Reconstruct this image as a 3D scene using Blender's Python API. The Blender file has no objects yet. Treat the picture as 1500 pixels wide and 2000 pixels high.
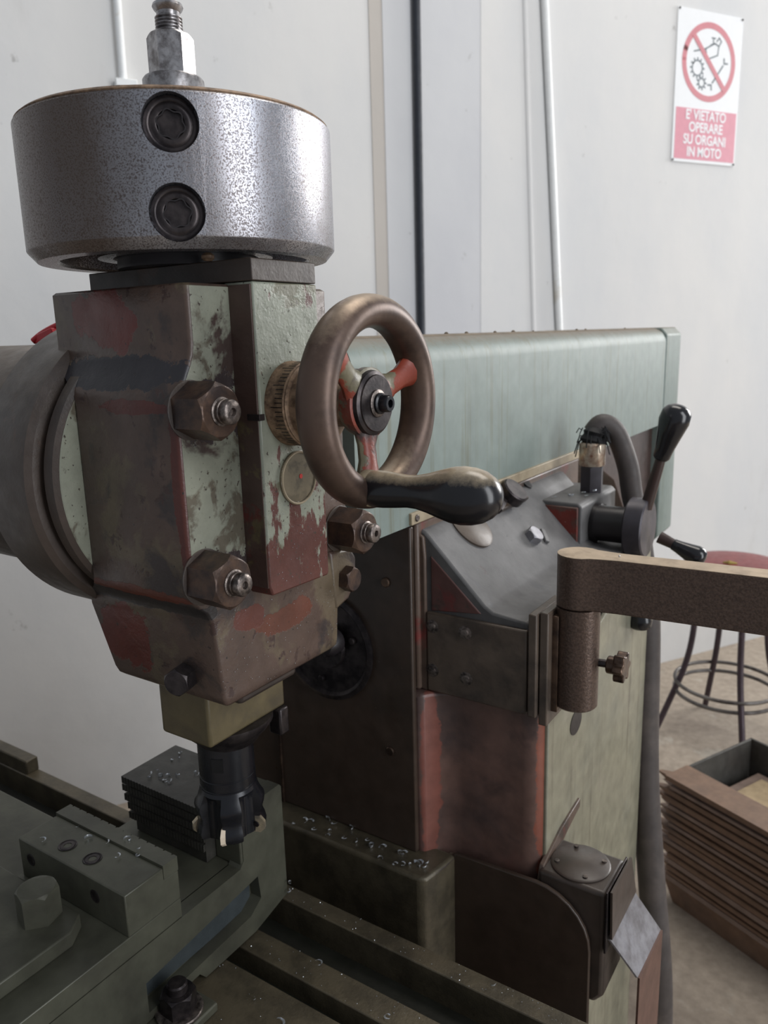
import bpy, bmesh, math, random
from mathutils import Vector, Matrix, noise
random.seed(7)
SC = bpy.context.scene
COL = SC.collection
H = 1490.0                       # camera height above the floor in millimetres
# every coordinate below is in millimetres: x, y along the machine axes, z measured from camera height

def P3(p): return Vector((p[0]/1000, p[1]/1000, (p[2]+H)/1000))

# ---------------------------------------------------------------- camera
YAW, PITCH, ROLL, FPX = math.radians(123.7935), math.radians(12.6726), math.radians(-1.6029), 1535.6
cy, sy, cp, sp = math.cos(YAW), math.sin(YAW), math.cos(PITCH), math.sin(PITCH)
fw = Vector((cy*cp, sy*cp, -sp)); rt = Vector((sy, -cy, 0)); up = rt.cross(fw)
cr, sr = math.cos(ROLL), math.sin(ROLL)
r2 = rt*cr + up*sr; u2 = -rt*sr + up*cr
cam = bpy.data.objects.new('camera', bpy.data.cameras.new('camera')); COL.objects.link(cam)
cam.matrix_world = Matrix(((r2.x, u2.x, -fw.x, 0), (r2.y, u2.y, -fw.y, 0), (r2.z, u2.z, -fw.z, H/1000), (0, 0, 0, 1)))
cam.data.sensor_fit = 'HORIZONTAL'; cam.data.sensor_width = 36; cam.data.lens = FPX/1500*36
cam.data.clip_start = 0.02; cam.data.clip_end = 60
cam.data.dof.use_dof = True; cam.data.dof.focus_distance = 0.66; cam.data.dof.aperture_fstop = 14
SC.camera = cam

# ---------------------------------------------------------------- world, lights, exposure
W = bpy.data.worlds.new('world'); SC.world = W; W.use_nodes = True
bg = W.node_tree.nodes['Background']; bg.inputs[0].default_value = (0.62, 0.66, 0.72, 1); bg.inputs[1].default_value = 0.40
def area(name, loc, target, sx, sy_, power, col=(1, 1, 1)):
    l = bpy.data.lights.new(name, 'AREA'); l.shape = 'RECTANGLE'; l.size = sx; l.size_y = sy_; l.energy = power; l.color = col
    o = bpy.data.objects.new(name, l); COL.objects.link(o); o.location = loc
    o.rotation_euler = (Vector(target)-Vector(loc)).to_track_quat('-Z', 'Z').to_euler(); return o
area('window_daylight_far', (2.3, 6.9, 2.9), (-0.5, 0.6, 1.5), 2.3, 2.6, 270, (1.0, 0.985, 0.97))
area('window_daylight_side', (5.3, 0.2, 2.9), (-1.2, 1.0, 1.7), 7.0, 2.4, 262, (0.94, 0.965, 1.0))
area('skylight_daylight', (-0.2, 2.4, 5.2), (-0.7, 1.2, 0.8), 2.6, 1.6, 70, (1.0, 0.94, 0.86))
SC.view_settings.view_transform = 'Standard'; SC.view_settings.look = 'None'
SC.view_settings.exposure = 0.0; SC.view_settings.gamma = 1.0; SC.view_settings.use_curve_mapping = False

# ---------------------------------------------------------------- materials
def lin(c):
    return tuple(((v/255)/12.92 if v/255 <= .04045 else ((v/255+.055)/1.055)**2.4) for v in c) + (1,)
class NT:
    def __init__(s, name):
        s.m = bpy.data.materials.new(name); s.m.use_nodes = True; s.t = s.m.node_tree; s.n = s.t.nodes
        s.b = s.n['Principled BSDF']; tc = s.n.new('ShaderNodeTexCoord'); s.co = s.n.new('ShaderNodeMapping')
        g = s.n.new('ShaderNodeNewGeometry'); s.t.links.new(g.outputs['Position'], s.co.inputs[0]); s.P = s.co.outputs[0]; s.geo = g
    def L(s, a, b):
        if hasattr(a, 'links'): s.t.links.new(a, b)
        else: b.default_value = a
    def noise(s, scale, detail=4, rough=.55, stretch=None, seed=0, dist=0):
        v = s.P
        if stretch or seed:
            mp = s.n.new('ShaderNodeMapping'); s.L(v, mp.inputs[0]); mp.inputs['Scale'].default_value = stretch or (1, 1, 1)
            mp.inputs['Location'].default_value = (seed*1.7, seed*.9, seed*2.3); v = mp.outputs[0]
        k = s.n.new('ShaderNodeTexNoise'); k.inputs['Scale'].default_value = scale; k.inputs['Detail'].default_value = detail
        k.inputs['Roughness'].default_value = rough; k.inputs['Distortion'].default_value = dist; s.L(v, k.inputs[0]); return k.outputs[0]
    def ramp(s, f, a, b):
        r = s.n.new('ShaderNodeMapRange'); r.inputs[1].default_value = a; r.inputs[2].default_value = b; s.L(f, r.inputs[0]); return r.outputs[0]
    def mix(s, f, a, b):
        x = s.n.new('ShaderNodeMix'); x.data_type = 'RGBA'
        for v, i in ((f, 0), (a, 6), (b, 7)):
            if hasattr(v, 'links'): s.L(v, x.inputs[i])
            else: x.inputs[i].default_value = v
        return x.outputs[2]
    def math(s, op, a, b):
        x = s.n.new('ShaderNodeMath'); x.operation = op
        for v, i in ((a, 0), (b, 1)):
            if hasattr(v, 'links'): s.L(v, x.inputs[i])
            else: x.inputs[i].default_value = v
        return x.outputs[0]
    def bump(s, f, strength, dist=.001):
        k = s.n.new('ShaderNodeBump'); k.inputs['Strength'].default_value = strength; k.inputs['Distance'].default_value = dist
        s.L(f, k.inputs['Height']); s.L(k.outputs[0], s.b.inputs['Normal'])
def paint(name, layers, rough=.42, spec=.5, bump=.25, metal=0.0, speck=None, streak=None, rvar=.2, blobs=(), low=None, dust=None, vary=.5, soft=.12):
    """layers: first is the base colour, each other (colour, scale, threshold, softness, seed) shows where its noise is above threshold"""
    n = NT(name); c = lin(layers[0])
    h = None
    for (col, sc, th, soft, seed) in layers[1:]:
        f = n.ramp(n.noise(sc, 6, .6, None, seed, .3), th, th+soft); c = n.mix(f, c, lin(col))
        h = f if h is None else n.math('ADD', h, f)
    if streak:
        col, th = streak
        f = n.ramp(n.noise(95, 5, .65, (1, 1, .035), 9), th, th+.16); c = n.mix(n.math('MULTIPLY', f, .75), c, lin(col))
    for (col, ctr, rad, seed) in blobs:      # worn patches and darker bands, each of its own ragged shape
        vs = n.n.new('ShaderNodeVectorMath'); vs.operation = 'SUBTRACT'; n.L(n.geo.outputs['Position'], vs.inputs[0]); vs.inputs[1].default_value = P3(ctr)
        vd = n.n.new('ShaderNodeVectorMath'); vd.operation = 'DIVIDE'; n.L(vs.outputs[0], vd.inputs[0]); vd.inputs[1].default_value = [q/1000 for q in rad]
        ln = n.n.new('ShaderNodeVectorMath'); ln.operation = 'LENGTH'; n.L(vd.outputs[0], ln.inputs[0])
        f = n.ramp(n.math('ADD', ln.outputs['Value'], n.math('MULTIPLY', n.noise(30, 6, .7, None, seed), 2.0)), 1.92+soft/2, 1.92-soft/2)
        c = n.mix(f, c, lin(col)); h = f if h is None else n.math('ADD', h, f)
    if low:      # paint chipped away in runs, more of it lower down
        col, z0, z1, seed, sc = low
        sx = n.n.new('ShaderNodeSeparateXYZ'); n.L(n.geo.outputs['Position'], sx.inputs[0])
        g = n.ramp(sx.outputs[2], (z0+H)/1000, (z1+H)/1000)
        f = n.ramp(n.math('ADD', n.noise(sc, 6, .65, (1, 1, .45), seed), n.math('MULTIPLY', g, .24)), .60, .64)
        c = n.mix(f, c, lin(col)); h = f if h is None else n.math('ADD', h, f)
    if speck:
        col, sc, th = speck
        f = n.ramp(n.noise(sc, 2, .5, None, 4), th, th+.05); c = n.mix(f, c, lin(col))
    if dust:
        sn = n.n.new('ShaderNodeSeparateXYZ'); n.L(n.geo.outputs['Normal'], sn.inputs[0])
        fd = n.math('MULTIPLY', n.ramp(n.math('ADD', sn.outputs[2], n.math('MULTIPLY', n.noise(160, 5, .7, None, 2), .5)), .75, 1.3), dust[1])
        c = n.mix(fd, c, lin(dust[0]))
    v = n.ramp(n.noise(35, 5, .6, None, 12), .25, .8)
    hs = n.n.new('ShaderNodeHueSaturation'); n.L(c, hs.inputs['Color']); n.L(n.math('ADD', n.math('MULTIPLY', v, vary), 1-vary/2), hs.inputs['Value'])
    n.L(hs.outputs[0], n.b.inputs['Base Color'])
    n.L(n.math('ADD', n.math('MULTIPLY', n.noise(50, 4, .6, None, 3), rvar*2), rough-rvar), n.b.inputs['Roughness'])
    n.b.inputs['Metallic'].default_value = metal; n.b.inputs['Specular IOR Level'].default_value = spec
    fine = n.noise(420, 3, .6, None, 5); mid = n.noise(90, 4, .6, None, 6)
    hh = n.math('ADD', n.math('MULTIPLY', fine, .35), mid)
    if h is not None: hh = n.math('SUBTRACT', hh, n.math('MULTIPLY', h, .35))
    n.bump(hh, bump, .0012)
    return n.m
M = {}
M['cast'] = paint('worn_cast_paint', [(84, 68, 60), ((96, 84, 68), 13, .53, .05, 2), ((60, 52, 50), 18, .56, .08, 8), ((66, 50, 46), 60, .62, .04, 4)], .38, .5, .35,
    speck=((44, 38, 36), 210, .70), blobs=[((100, 44, 38), (-532, 410, 18), (42, 30, 26), 3), ((98, 42, 36), (-548, 410, -252), (34, 30, 34), 6), ((94, 48, 38), (-500, 391, -197), (70, 20, 7), 8),
    ((88, 46, 40), (-490, 391, -48), (50, 20, 5), 9), ((82, 44, 38), (-444, 391, -110), (7, 20, 80), 10), ((96, 58, 46), (-438, 500, -240), (30, 44, 12), 12), ((94, 54, 46), (-438, 450, -225), (30, 20, 12), 22), ((48, 46, 50), (-520, 405, -24), (95, 30, 15), 14), ((46, 42, 42), (-520, 400, -208), (95, 30, 8), 15)], soft=.7)  # last blob: darker band on the chamfer under the flange
M['gusset'] = paint('dull_red_gusset_paint', [(92, 64, 60), ((112, 56, 54), 22, .52, .1, 5), ((72, 60, 56), 30, .55, .1, 3)], .5, .4, .3)
M['castred'] = paint('red_primer_cast_paint', [(92, 66, 58), ((112, 44, 36), 12, .50, .05, 5), ((76, 66, 56), 9, .55, .08, 2), ((56, 48, 46), 26, .6, .06, 8)], .42, .5, .35, speck=((150, 145, 135), 500, .72))
M['castgreen'] = paint('chipped_green_paint', [(140, 144, 130), ((112, 110, 92), 20, .56, .05, 3), ((74, 60, 54), 9, .64, .04, 6)], .36, .5, .4,
    speck=((66, 58, 50), 260, .66), low=((90, 54, 48), -90, -190, 6, 46))
M['ear_green'] = paint('ear_chipped_green_paint', [(132, 134, 120), ((92, 86, 74), 22, .55, .05, 3), ((70, 58, 54), 11, .56, .04, 6)], .34, .55, .4, speck=((62, 54, 48), 260, .66),
    blobs=[((60, 52, 52), (-440, 430, -52), (20, 40, 30), 3), ((58, 50, 50), (-440, 430, -185), (20, 60, 26), 5)])
M['boxside'] = paint('brown_red_box_side_paint', [(78, 60, 54), ((96, 84, 60), 20, .55, .05, 2), ((94, 42, 38), 13, .55, .04, 8)], .38, .5, .35)
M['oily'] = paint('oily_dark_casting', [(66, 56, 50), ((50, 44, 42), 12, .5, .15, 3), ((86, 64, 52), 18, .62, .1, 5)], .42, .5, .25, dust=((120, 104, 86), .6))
M['steel'] = None
def steel(name, a, b, rough, sc=60, metal=.9, bump=.15, rvar=.12, stretch=None, dust=None):
    n = NT(name); f = n.ramp(n.noise(sc, 5, .65, stretch, 2), .4, .62); c = n.mix(f, lin(a), lin(b))
    if dust:  # paler tone on upward faces; on the handwheel a painted highlight
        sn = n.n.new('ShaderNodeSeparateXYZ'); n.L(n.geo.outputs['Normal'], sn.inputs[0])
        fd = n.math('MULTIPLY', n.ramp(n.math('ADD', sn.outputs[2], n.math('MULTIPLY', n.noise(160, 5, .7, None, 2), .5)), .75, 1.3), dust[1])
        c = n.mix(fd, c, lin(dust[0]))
    n.L(c, n.b.inputs['Base Color']); n.b.inputs['Metallic'].default_value = metal
    n.L(n.math('ADD', n.math('MULTIPLY', n.noise(sc*1.5, 4, .6, stretch, 3), rvar*2), rough-rvar), n.b.inputs['Roughness'])
    n.bump(n.noise(300, 3, .6, stretch, 5), bump, .0008); return n.m
def drum_mat():
    n = NT('speckled_turned_steel')
    f = n.ramp(n.noise(820, 3, .65, None, 2), .49, .60); big = n.ramp(n.noise(16, 4, .6, (1, 1, .35), 6), .42, .66)
    c = n.mix(f, lin((186, 188, 196)), lin((112, 108, 112)))
    c = n.mix(n.math('MULTIPLY', big, .45), c, lin((104, 92, 84)))
    sx = n.n.new('ShaderNodeSeparateXYZ'); n.L(n.P, sx.inputs[0])     # left side: brown stain and dark reflection painted into the colour
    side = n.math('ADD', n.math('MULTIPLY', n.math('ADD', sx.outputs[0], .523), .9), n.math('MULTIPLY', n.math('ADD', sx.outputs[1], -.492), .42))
    dim_side = n.ramp(n.math('ADD', side, n.math('MULTIPLY', n.noise(22, 5, .6, (1, 1, .3), 8), .04)), .052, .004)
    c = n.mix(n.math('MULTIPLY', dim_side, .8), c, lin((92, 78, 68)))
    n.L(c, n.b.inputs['Base Color']); n.b.inputs['Metallic'].default_value = .85
    n.L(n.math('ADD', n.math('MULTIPLY', f, .14), .26), n.b.inputs['Roughness'])
    n.bump(n.math('SUBTRACT', n.noise(40, 3, .5, None, 5), n.math('MULTIPLY', f, .5)), .2, .0006); return n.m
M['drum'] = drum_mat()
M['bright_steel'] = steel('bright_worn_steel', (186, 184, 186), (120, 116, 116), .32, 90)
M['brown_steel'] = steel('browned_oily_steel', (112, 92, 78), (70, 58, 52), .34, 40, .75)
M['dark_steel'] = steel('dark_oily_steel', (72, 66, 66), (44, 40, 42), .36, 60, .7)
M['nut'] = steel('bronzed_nut_steel', (92, 72, 60), (58, 48, 46), .38, 50, .45, .25)
M['stud'] = steel('worn_stud_steel', (138, 128, 122), (70, 64, 62), .38, 140, .8, .4)
M['rusty_top'] = steel('dusty_rust_edge', (150, 124, 100), (96, 76, 60), .55, 120, .3, .3)
M['handwheel'] = steel('polished_worn_handwheel_iron', (98, 80, 70), (72, 58, 52), .4, 22, .5, .1, dust=((190, 170, 145), .75))  # dust here paints a warm bright sheen onto the wheel's upward faces
M['spoke'] = paint('chipped_red_spoke_paint', [(132, 58, 42), ((110, 104, 84), 26, .52, .03, 3), ((60, 48, 46), 20, .55, .08, 4)], .4, .5, .3)
M['black_gloss'] = paint('black_phenolic_handle', [(26, 26, 30), ((40, 38, 40), 30, .6, .2, 3)], .2, .6, .04, rvar=.06)
M['handle_black'] = paint('dusty_highlit_black_phenolic_handle', [(26, 26, 30), ((40, 38, 40), 30, .6, .2, 3)], .24, .6, .04, rvar=.06, dust=((196, 178, 150), .85))  # dust plus a beige highlight, both put into the upper side's colour
M['black'] = paint('blackened_tool_steel', [(30, 31, 36), ((22, 22, 25), 30, .5, .2, 3)], .26, .6, .05, .3, rvar=.08)
M['rubber'] = paint('dusty_black_rubber', [(76, 70, 68), ((92, 84, 80), 14, .5, .2, 3)], .55, .4, .15)
M['rubber_black'] = paint('matte_black_rubber', [(30, 30, 32)], .6, .3, .1)
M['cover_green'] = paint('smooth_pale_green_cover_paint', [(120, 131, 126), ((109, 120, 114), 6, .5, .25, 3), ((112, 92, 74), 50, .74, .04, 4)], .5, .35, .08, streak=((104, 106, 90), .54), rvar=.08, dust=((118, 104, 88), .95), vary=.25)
M['cover_dust'] = paint('dust_on_cover_top', [(124, 112, 96), ((104, 96, 86), 20, .5, .2, 3)], .75, .3, .3)
M['column_green'] = paint('streaked_column_green_paint', [(134, 130, 112), ((118, 118, 106), 7, .5, .25, 3), ((150, 142, 128), 9, .62, .1, 6)], .36, .5, .12, streak=((92, 84, 72), .56), rvar=.1)
M['column_red'] = paint('reddish_worn_column_paint', [(104, 80, 72), ((112, 74, 66), 7, .60, .12, 5), ((66, 56, 55), 6, .44, .2, 3), ((58, 50, 50), 11, .56, .15, 13)], .36, .6, .12, rvar=.1, blobs=[((134, 78, 62), (-314, 786, -520), (8, 30, 150), 3), ((124, 76, 66), (-450, 760, -520), (11, 20, 150), 5)], soft=.7)
M['door'] = paint('dark_brown_oily_panel', [(66, 54, 46), ((54, 46, 40), 6, .5, .2, 3)], .36, .5, .1, speck=((110, 100, 88), 300, .76))
M['console'] = paint('grey_oily_console_paint', [(100, 99, 99), ((76, 74, 74), 7, .5, .2, 3), ((84, 64, 62), 12, .66, .08, 6), ((96, 96, 98), 22, .6, .1, 9)], .5, .4, .2, rvar=.12)
M['console_side'] = paint('brown_console_side_paint', [(96, 80, 70), ((122, 60, 56), 12, .56, .08, 5), ((74, 64, 58), 16, .55, .1, 3)], .38, .5, .25)
M['plate'] = paint('dirty_brown_cover_plate', [(92, 80, 70), ((66, 58, 52), 14, .5, .15, 3)], .4, .5, .2)
M['arm'] = steel('brown_speckled_bar_steel', (104, 86, 76), (80, 66, 59), .36, 420, .5, .6)
M['brass'] = paint('aged_tan_strip', [(160, 146, 122), ((130, 116, 96), 18, .5, .2, 3)], .5, .4, .15)
M['bar_dust'] = paint('beige_dust_film', [(186, 166, 142), ((160, 140, 118), 40, .5, .2, 3)], .6, .4, .15)
M['olive'] = paint('olive_oily_nose_casting', [(92, 82, 58), ((70, 62, 50), 14, .5, .2, 3)], .42, .5, .2)
M['table'] = steel('oily_dark_table_iron', (92, 84, 68), (70, 64, 52), .42, 25, .3, .4)
M['table_dark'] = paint('near_black_slot_floor', [(34, 34, 28)], .5, .4, .2)  # near-black tone for the trough and slot floors
M['vise'] = paint('dark_green_grey_vise_iron', [(84, 84, 72), ((70, 69, 60), 10, .5, .2, 3)], .42, .5, .12, .2, rvar=.1)
M['vise_dark'] = paint('blackened_serrated_jaw_steel', [(62, 60, 56), ((72, 70, 64), 40, .5, .2, 3)], .42, .5, .25, .3)
M['recess'] = paint('oily_recess_blue_highlight', [(62, 68, 70), ((110, 120, 124), 34, .62, .1, 3)], .3, .6, .2)  # the pale blue layer is a highlight put into the colour
M['shaving'] = steel('bright_aluminium_swarf', (225, 228, 232), (190, 194, 200), .3, 100, .8, 0)
M['glass'] = paint('fogged_sight_glass', [(118, 108, 88), ((96, 88, 72), 60, .5, .1, 3)], .12, .7, .0, rvar=.02)
M['red_dot'] = paint('red_indicator_dot', [(200, 40, 34)], .4, .5, 0)
M['red_plastic'] = paint('bright_red_plastic', [(200, 40, 52)], .45, .5, .05)
M['black_hole'] = paint('unlit_socket_black', [(16, 16, 18)], .5, .4, 0)
M['insert'] = steel('gold_coated_carbide', (206, 190, 160), (150, 140, 126), .35, 90, .6, .1)
M['insert_bright'] = paint('pale_carbide_insert', [(232, 214, 190)], .4, .5, .05)
M['brown_paint'] = paint('dark_brown_machine_paint', [(62, 46, 42), ((50, 40, 38), 8, .5, .2, 3)], .36, .5, .1)
M['shaft'] = paint('black_oily_shaft', [(38, 34, 36)], .36, .5, .1)
M['hub'] = paint('dark_grey_lever_hub', [(70, 66, 72), ((58, 54, 58), 14, .5, .2, 3)], .38, .5, .08, .2)
M['gearbox'] = paint('dark_brown_gearbox_paint', [(70, 60, 54), ((56, 50, 46), 12, .5, .2, 3)], .42, .5, .15)
M['bare_plate'] = steel('bare_grey_sheet_metal', (150, 150, 156), (120, 118, 122), .42, 40, .5, .2)
M['rust_plate'] = paint('rust_brown_sheet', [(96, 70, 60)], .5, .4, .2)
M['foil'] = steel('clear_hose_sleeve', (214, 200, 180), (150, 110, 90), .22, 50, .5, .1)
M['stool_red'] = paint('dark_red_vinyl', [(122, 52, 52), ((104, 44, 46), 6, .5, .2, 3)], .4, .5, .1)
M['stool_leg'] = paint('worn_purple_grey_tube', [(70, 58, 64), ((96, 84, 88), 20, .6, .1, 3)], .4, .5, .15, .3)
M['stool_ring'] = steel('worn_grey_tube_ring', (120, 116, 112), (70, 64, 62), .36, 12, .6, .1)
M['foam'] = paint('yellowed_foam', [(160, 140, 80)], .8, .2, .3)
M['sheet'] = paint('rust_brown_sheet_strip', [(120, 96, 79), ((104, 86, 74), 7, .5, .2, 3)], .55, .4, .2)
M['sheet_grey'] = paint('grey_brown_sheet_strip', [(136, 118, 108), ((116, 100, 90), 7, .5, .2, 3)], .5, .4, .2)
M['bin'] = paint('dark_grey_bin', [(78, 76, 72), ((66, 62, 58), 7, .5, .2, 3)], .6, .3, .1)
M['card'] = paint('pale_cardboard', [(178, 158, 128)], .8, .2, .1)
M['white'] = paint('white_enamel_sign', [(240, 242, 244)], .4, .5, .02, rvar=.05, vary=.04)
M['sign_red'] = paint('faded_pink_red_print', [(220, 152, 166)], .45, .5, .02, rvar=.05, vary=.12)
M['sign_ring'] = paint('faded_red_ring_print', [(210, 138, 146)], .45, .5, .02, rvar=.05, vary=.12)
M['sign_grey'] = paint('grey_sign_print', [(120, 128, 134)], .4, .5, .02)
M['pvc'] = paint('white_plastic_conduit', [(236, 238, 238), ((196, 184, 160), 3, .62, .1, 3)], .35, .5, .03, vary=.1)
M['conduit_black'] = paint('black_pipe', [(44, 48, 56)], .5, .4, .05)
def wall_mat(name, base, second, dirty=True):
    n = NT(name); c = n.mix(n.ramp(n.noise(1.6, 6, .6, (1, 1, .5), 2), .4, .65), lin(base), lin(second))
    if dirty:
        c = n.mix(n.math('MULTIPLY', n.ramp(n.noise(14, 4, .6, (1, 1, .8), 7), .70, .76), .45), c, lin((128, 124, 118)))
        c = n.mix(n.math('MULTIPLY', n.ramp(n.noise(2.2, 6, .7, (1, 1, .35), 15), .60, .78), .3), c, lin((170, 164, 156)))
        sx = n.n.new('ShaderNodeSeparateXYZ'); n.L(n.P, sx.inputs[0])
        g = n.ramp(n.math('ADD', sx.outputs[2], n.math('MULTIPLY', n.noise(5, 5, .6, None, 21), .5)), .75, .15)
        c = n.mix(n.math('MULTIPLY', g, .35), c, lin((150, 148, 144)))
    n.L(c, n.b.inputs['Base Color']); n.b.inputs['Roughness'].default_value = .7; n.b.inputs['Specular IOR Level'].default_value = .3
    n.bump(n.math('ADD', n.noise(26, 6, .6, None, 3), n.math('MULTIPLY', n.noise(5, 2, .5, None, 8), 2)), .18, .004); return n.m
M['wall'] = wall_mat('painted_plaster_wall', (222, 221, 219), (212, 213, 214))
M['wall_grey'] = wall_mat('grey_white_pilaster_paint', (209, 210, 212), (200, 201, 205))
M['wall_strip'] = wall_mat('beige_joint_strip', (196, 190, 183), (188, 182, 175))
M['floor'] = paint('stained_concrete_floor', [(158, 146, 132), ((134, 122, 110), 3, .5, .2, 3), ((172, 164, 152), 6, .6, .1, 5)], .65, .3, .2)

# ---------------------------------------------------------------- mesh helpers (millimetres in, metres out)
class B:
    def __init__(s): s.bm = bmesh.new()
    def poly_prism(s, pts, ax, a, b, pts2=None):
        """pts: outline in the plane across axis ax; extruded from a to b"""
        def mk(p, v):
            return {'x': (v, p[0], p[1]), 'y': (p[0], v, p[1]), 'z': (p[0], p[1], v)}[ax]
        va = [s.bm.verts.new(P3(mk(p, a))) for p in pts]; vb = [s.bm.verts.new(P3(mk(p, b))) for p in (pts2 or pts)]
        s.bm.faces.new(va); s.bm.faces.new(vb[::-1]); n = len(pts)
        for i in range(n): s.bm.faces.new((va[i], vb[i], vb[(i+1) % n], va[(i+1) % n]))
        return s
    def box(s, x0, x1, y0, y1, z0, z1):
        return s.poly_prism([(x0, y0), (x1, y0), (x1, y1), (x0, y1)], 'z', z0, z1)
    def hexa(s, c8):
        v = [s.bm.verts.new(P3(c)) for c in c8]
        for f in ((0, 1, 2, 3), (7, 6, 5, 4), (0, 4, 5, 1), (1, 5, 6, 2), (2, 6, 7, 3), (3, 7, 4, 0)): s.bm.faces.new([v[i] for i in f])
        return s
    def lathe(s, prof, o, d, seg=48, phase=0, closed=False):
        """prof: list of (radius, distance along direction d from o)"""
        d = Vector(d).normalized(); o = Vector(o); a = Vector((0, 0, 1)) if abs(d.z) < .9 else Vector((1, 0, 0))
        e1 = d.cross(a).normalized(); e2 = d.cross(e1); rings = []
        for r, t in prof:
            if r < 1e-4: rings.append([s.bm.verts.new(P3(o+d*t))])
            else: rings.append([s.bm.verts.new(P3(o+d*t+(e1*math.cos(phase+2*math.pi*k/seg)+e2*math.sin(phase+2*math.pi*k/seg))*r)) for k in range(seg)])
        pr = list(zip(rings, rings[1:]))
        if closed: pr.append((rings[-1], rings[0]))
        for A, C in pr:
            for k in range(seg):
                k2 = (k+1) % seg
                if len(A) == 1 and len(C) == 1: continue
                if len(A) == 1: s.bm.faces.new((A[0], C[k2], C[k]))
                elif len(C) == 1: s.bm.faces.new((A[k], A[k2], C[0]))
                else: s.bm.faces.new((A[k], A[k2], C[k2], C[k]))
        return s
    def cyl(s, r, o, d, l, seg=32, ch=0):
        if ch: return s.lathe([(0, 0), (r-ch, 0), (r, ch), (r, l-ch), (r-ch, l), (0, l)], o, d, seg)
        return s.lathe([(0, 0), (r, 0), (r, l), (0, l)], o, d, seg)
    def hexnut(s, r, o, d, l, phase=0, ch=2.0, top_r=None):
        """hexagon with its outer end turned down to a chamfer"""
        d = Vector(d).normalized(); o = Vector(o); a = Vector((0, 0, 1)) if abs(d.z) < .9 else Vector((1, 0, 0))
        e1 = d.cross(a).normalized(); e2 = d.cross(e1); ap = r*.866; N = 36; rings = []
        def hr(t):
            t = (t-phase) % (math.pi/3) - math.pi/6; return ap/math.cos(t)
        for mode, t in (('h', 0), ('h', l-ch*1.4), ('c', l), ):
            ring = []
            for k in range(N):
                an = phase+2*math.pi*k/N; q = hr(an)
                if mode == 'h': tt = t if t == 0 else min(l, l-(q-ap)*1.1-0.3); rr = q
                else: tt = l; rr = ap*.97
                ring.append(s.bm.verts.new(P3(o+d*tt+(e1*math.cos(an)+e2*math.sin(an))*rr)))
            rings.append(ring)
        for A, C in zip(rings, rings[1:]):
            for k in range(N): s.bm.faces.new((A[k], A[(k+1) % N], C[(k+1) % N], C[k]))
        s.bm.faces.new(rings[0][::-1]); s.bm.faces.new(rings[-1]); return s
    def tube(s, pts, r, seg=12, cap=True, rad=None):
        pts = [Vector(p) for p in pts]; rings = []; n = None
        for i, p in enumerate(pts):
            t = ((pts[min(i+1, len(pts)-1)]-pts[max(i-1, 0)]).normalized())
            if n is None:
                a = Vector((0, 0, 1)) if abs(t.z) < .9 else Vector((1, 0, 0)); n = t.cross(a).normalized()
            n = (n-t*n.dot(t)).normalized(); b = t.cross(n); q = rad[i] if rad else r
            rings.append([s.bm.verts.new(P3(p+(n*math.cos(2*math.pi*k/seg)+b*math.sin(2*math.pi*k/seg))*q)) for k in range(seg)])
        for A, C in zip(rings, rings[1:]):
            for k in range(seg): s.bm.faces.new((A[k], A[(k+1) % seg], C[(k+1) % seg], C[k]))
        if cap: s.bm.faces.new(rings[0][::-1]); s.bm.faces.new(rings[-1])
        return s
    def torus(s, R, a, b, o, d, seg=72, m=16):
        return s.lathe([(R+a*math.cos(2*math.pi*k/m), b*math.sin(2*math.pi*k/m)) for k in range(m)], o, d, seg, closed=True)
def smooth_path(pts, n=8):
    pts = [Vector(p) for p in pts]; out = []
    q = [pts[0]]+pts+[pts[-1]]
    for i in range(1, len(q)-2):
        for k in range(n):
            t = k/n; a, b, c, d = q[i-1], q[i], q[i+1], q[i+2]
            out.append(.5*((2*b)+(-a+c)*t+(2*a-5*b+4*c-d)*t*t+(-a+3*b-3*c+d)*t**3))
    out.append(pts[-1]); return out
def obj(name, b, mat, parent=None, bevel=0, seg=2, smooth=40, label=None, cat=None, group=None, kind=None, mats=None):
    bm = b.bm if isinstance(b, B) else b
    bmesh.ops.remove_doubles(bm, verts=bm.verts, dist=1e-6)
    bmesh.ops.recalc_face_normals(bm, faces=bm.faces)
    me = bpy.data.meshes.new(name); bm.to_mesh(me); bm.free()
    xs = [v.co for v in me.vertices]
    c = Vector((sum(min(v[i] for v in xs)+max(v[i] for v in xs) for _ in (0,))/2 for i in range(3)))
    me.transform(Matrix.Translation(-c))
    for m in (mats or [mat]): me.materials.append(M[m] if isinstance(m, str) else m)
    for p in me.polygons: p.use_smooth = True
    me.set_sharp_from_angle(angle=math.radians(smooth))
    o = bpy.data.objects.new(name, me); COL.objects.link(o)
    if parent is not None:
        o.parent = parent; bp = parent.get('_w'); o.location = c - Vector(bp)
    else: o.location = c
    o['_w'] = tuple(c)
    if bevel:
        k = o.modifiers.new('bevel', 'BEVEL'); k.width = bevel/1000; k.segments = seg; k.limit_method = 'ANGLE'; k.angle_limit = math.radians(38); k.harden_normals = False
    if label: o['label'] = label
    if cat: o['category'] = cat
    if group: o['group'] = group
    if kind: o['kind'] = kind
    return o
def thing(name, label, cat, base, group=None):
    o = bpy.data.objects.new(name, None); COL.objects.link(o); p = P3(base); o.location = p; o['_w'] = tuple(p)
    o.empty_display_size = .02; o['label'] = label; o['category'] = cat
    if group: o['group'] = group
    return o
X, Y, Z = (1, 0, 0), (0, 1, 0), (0, 0, 1)

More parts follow.
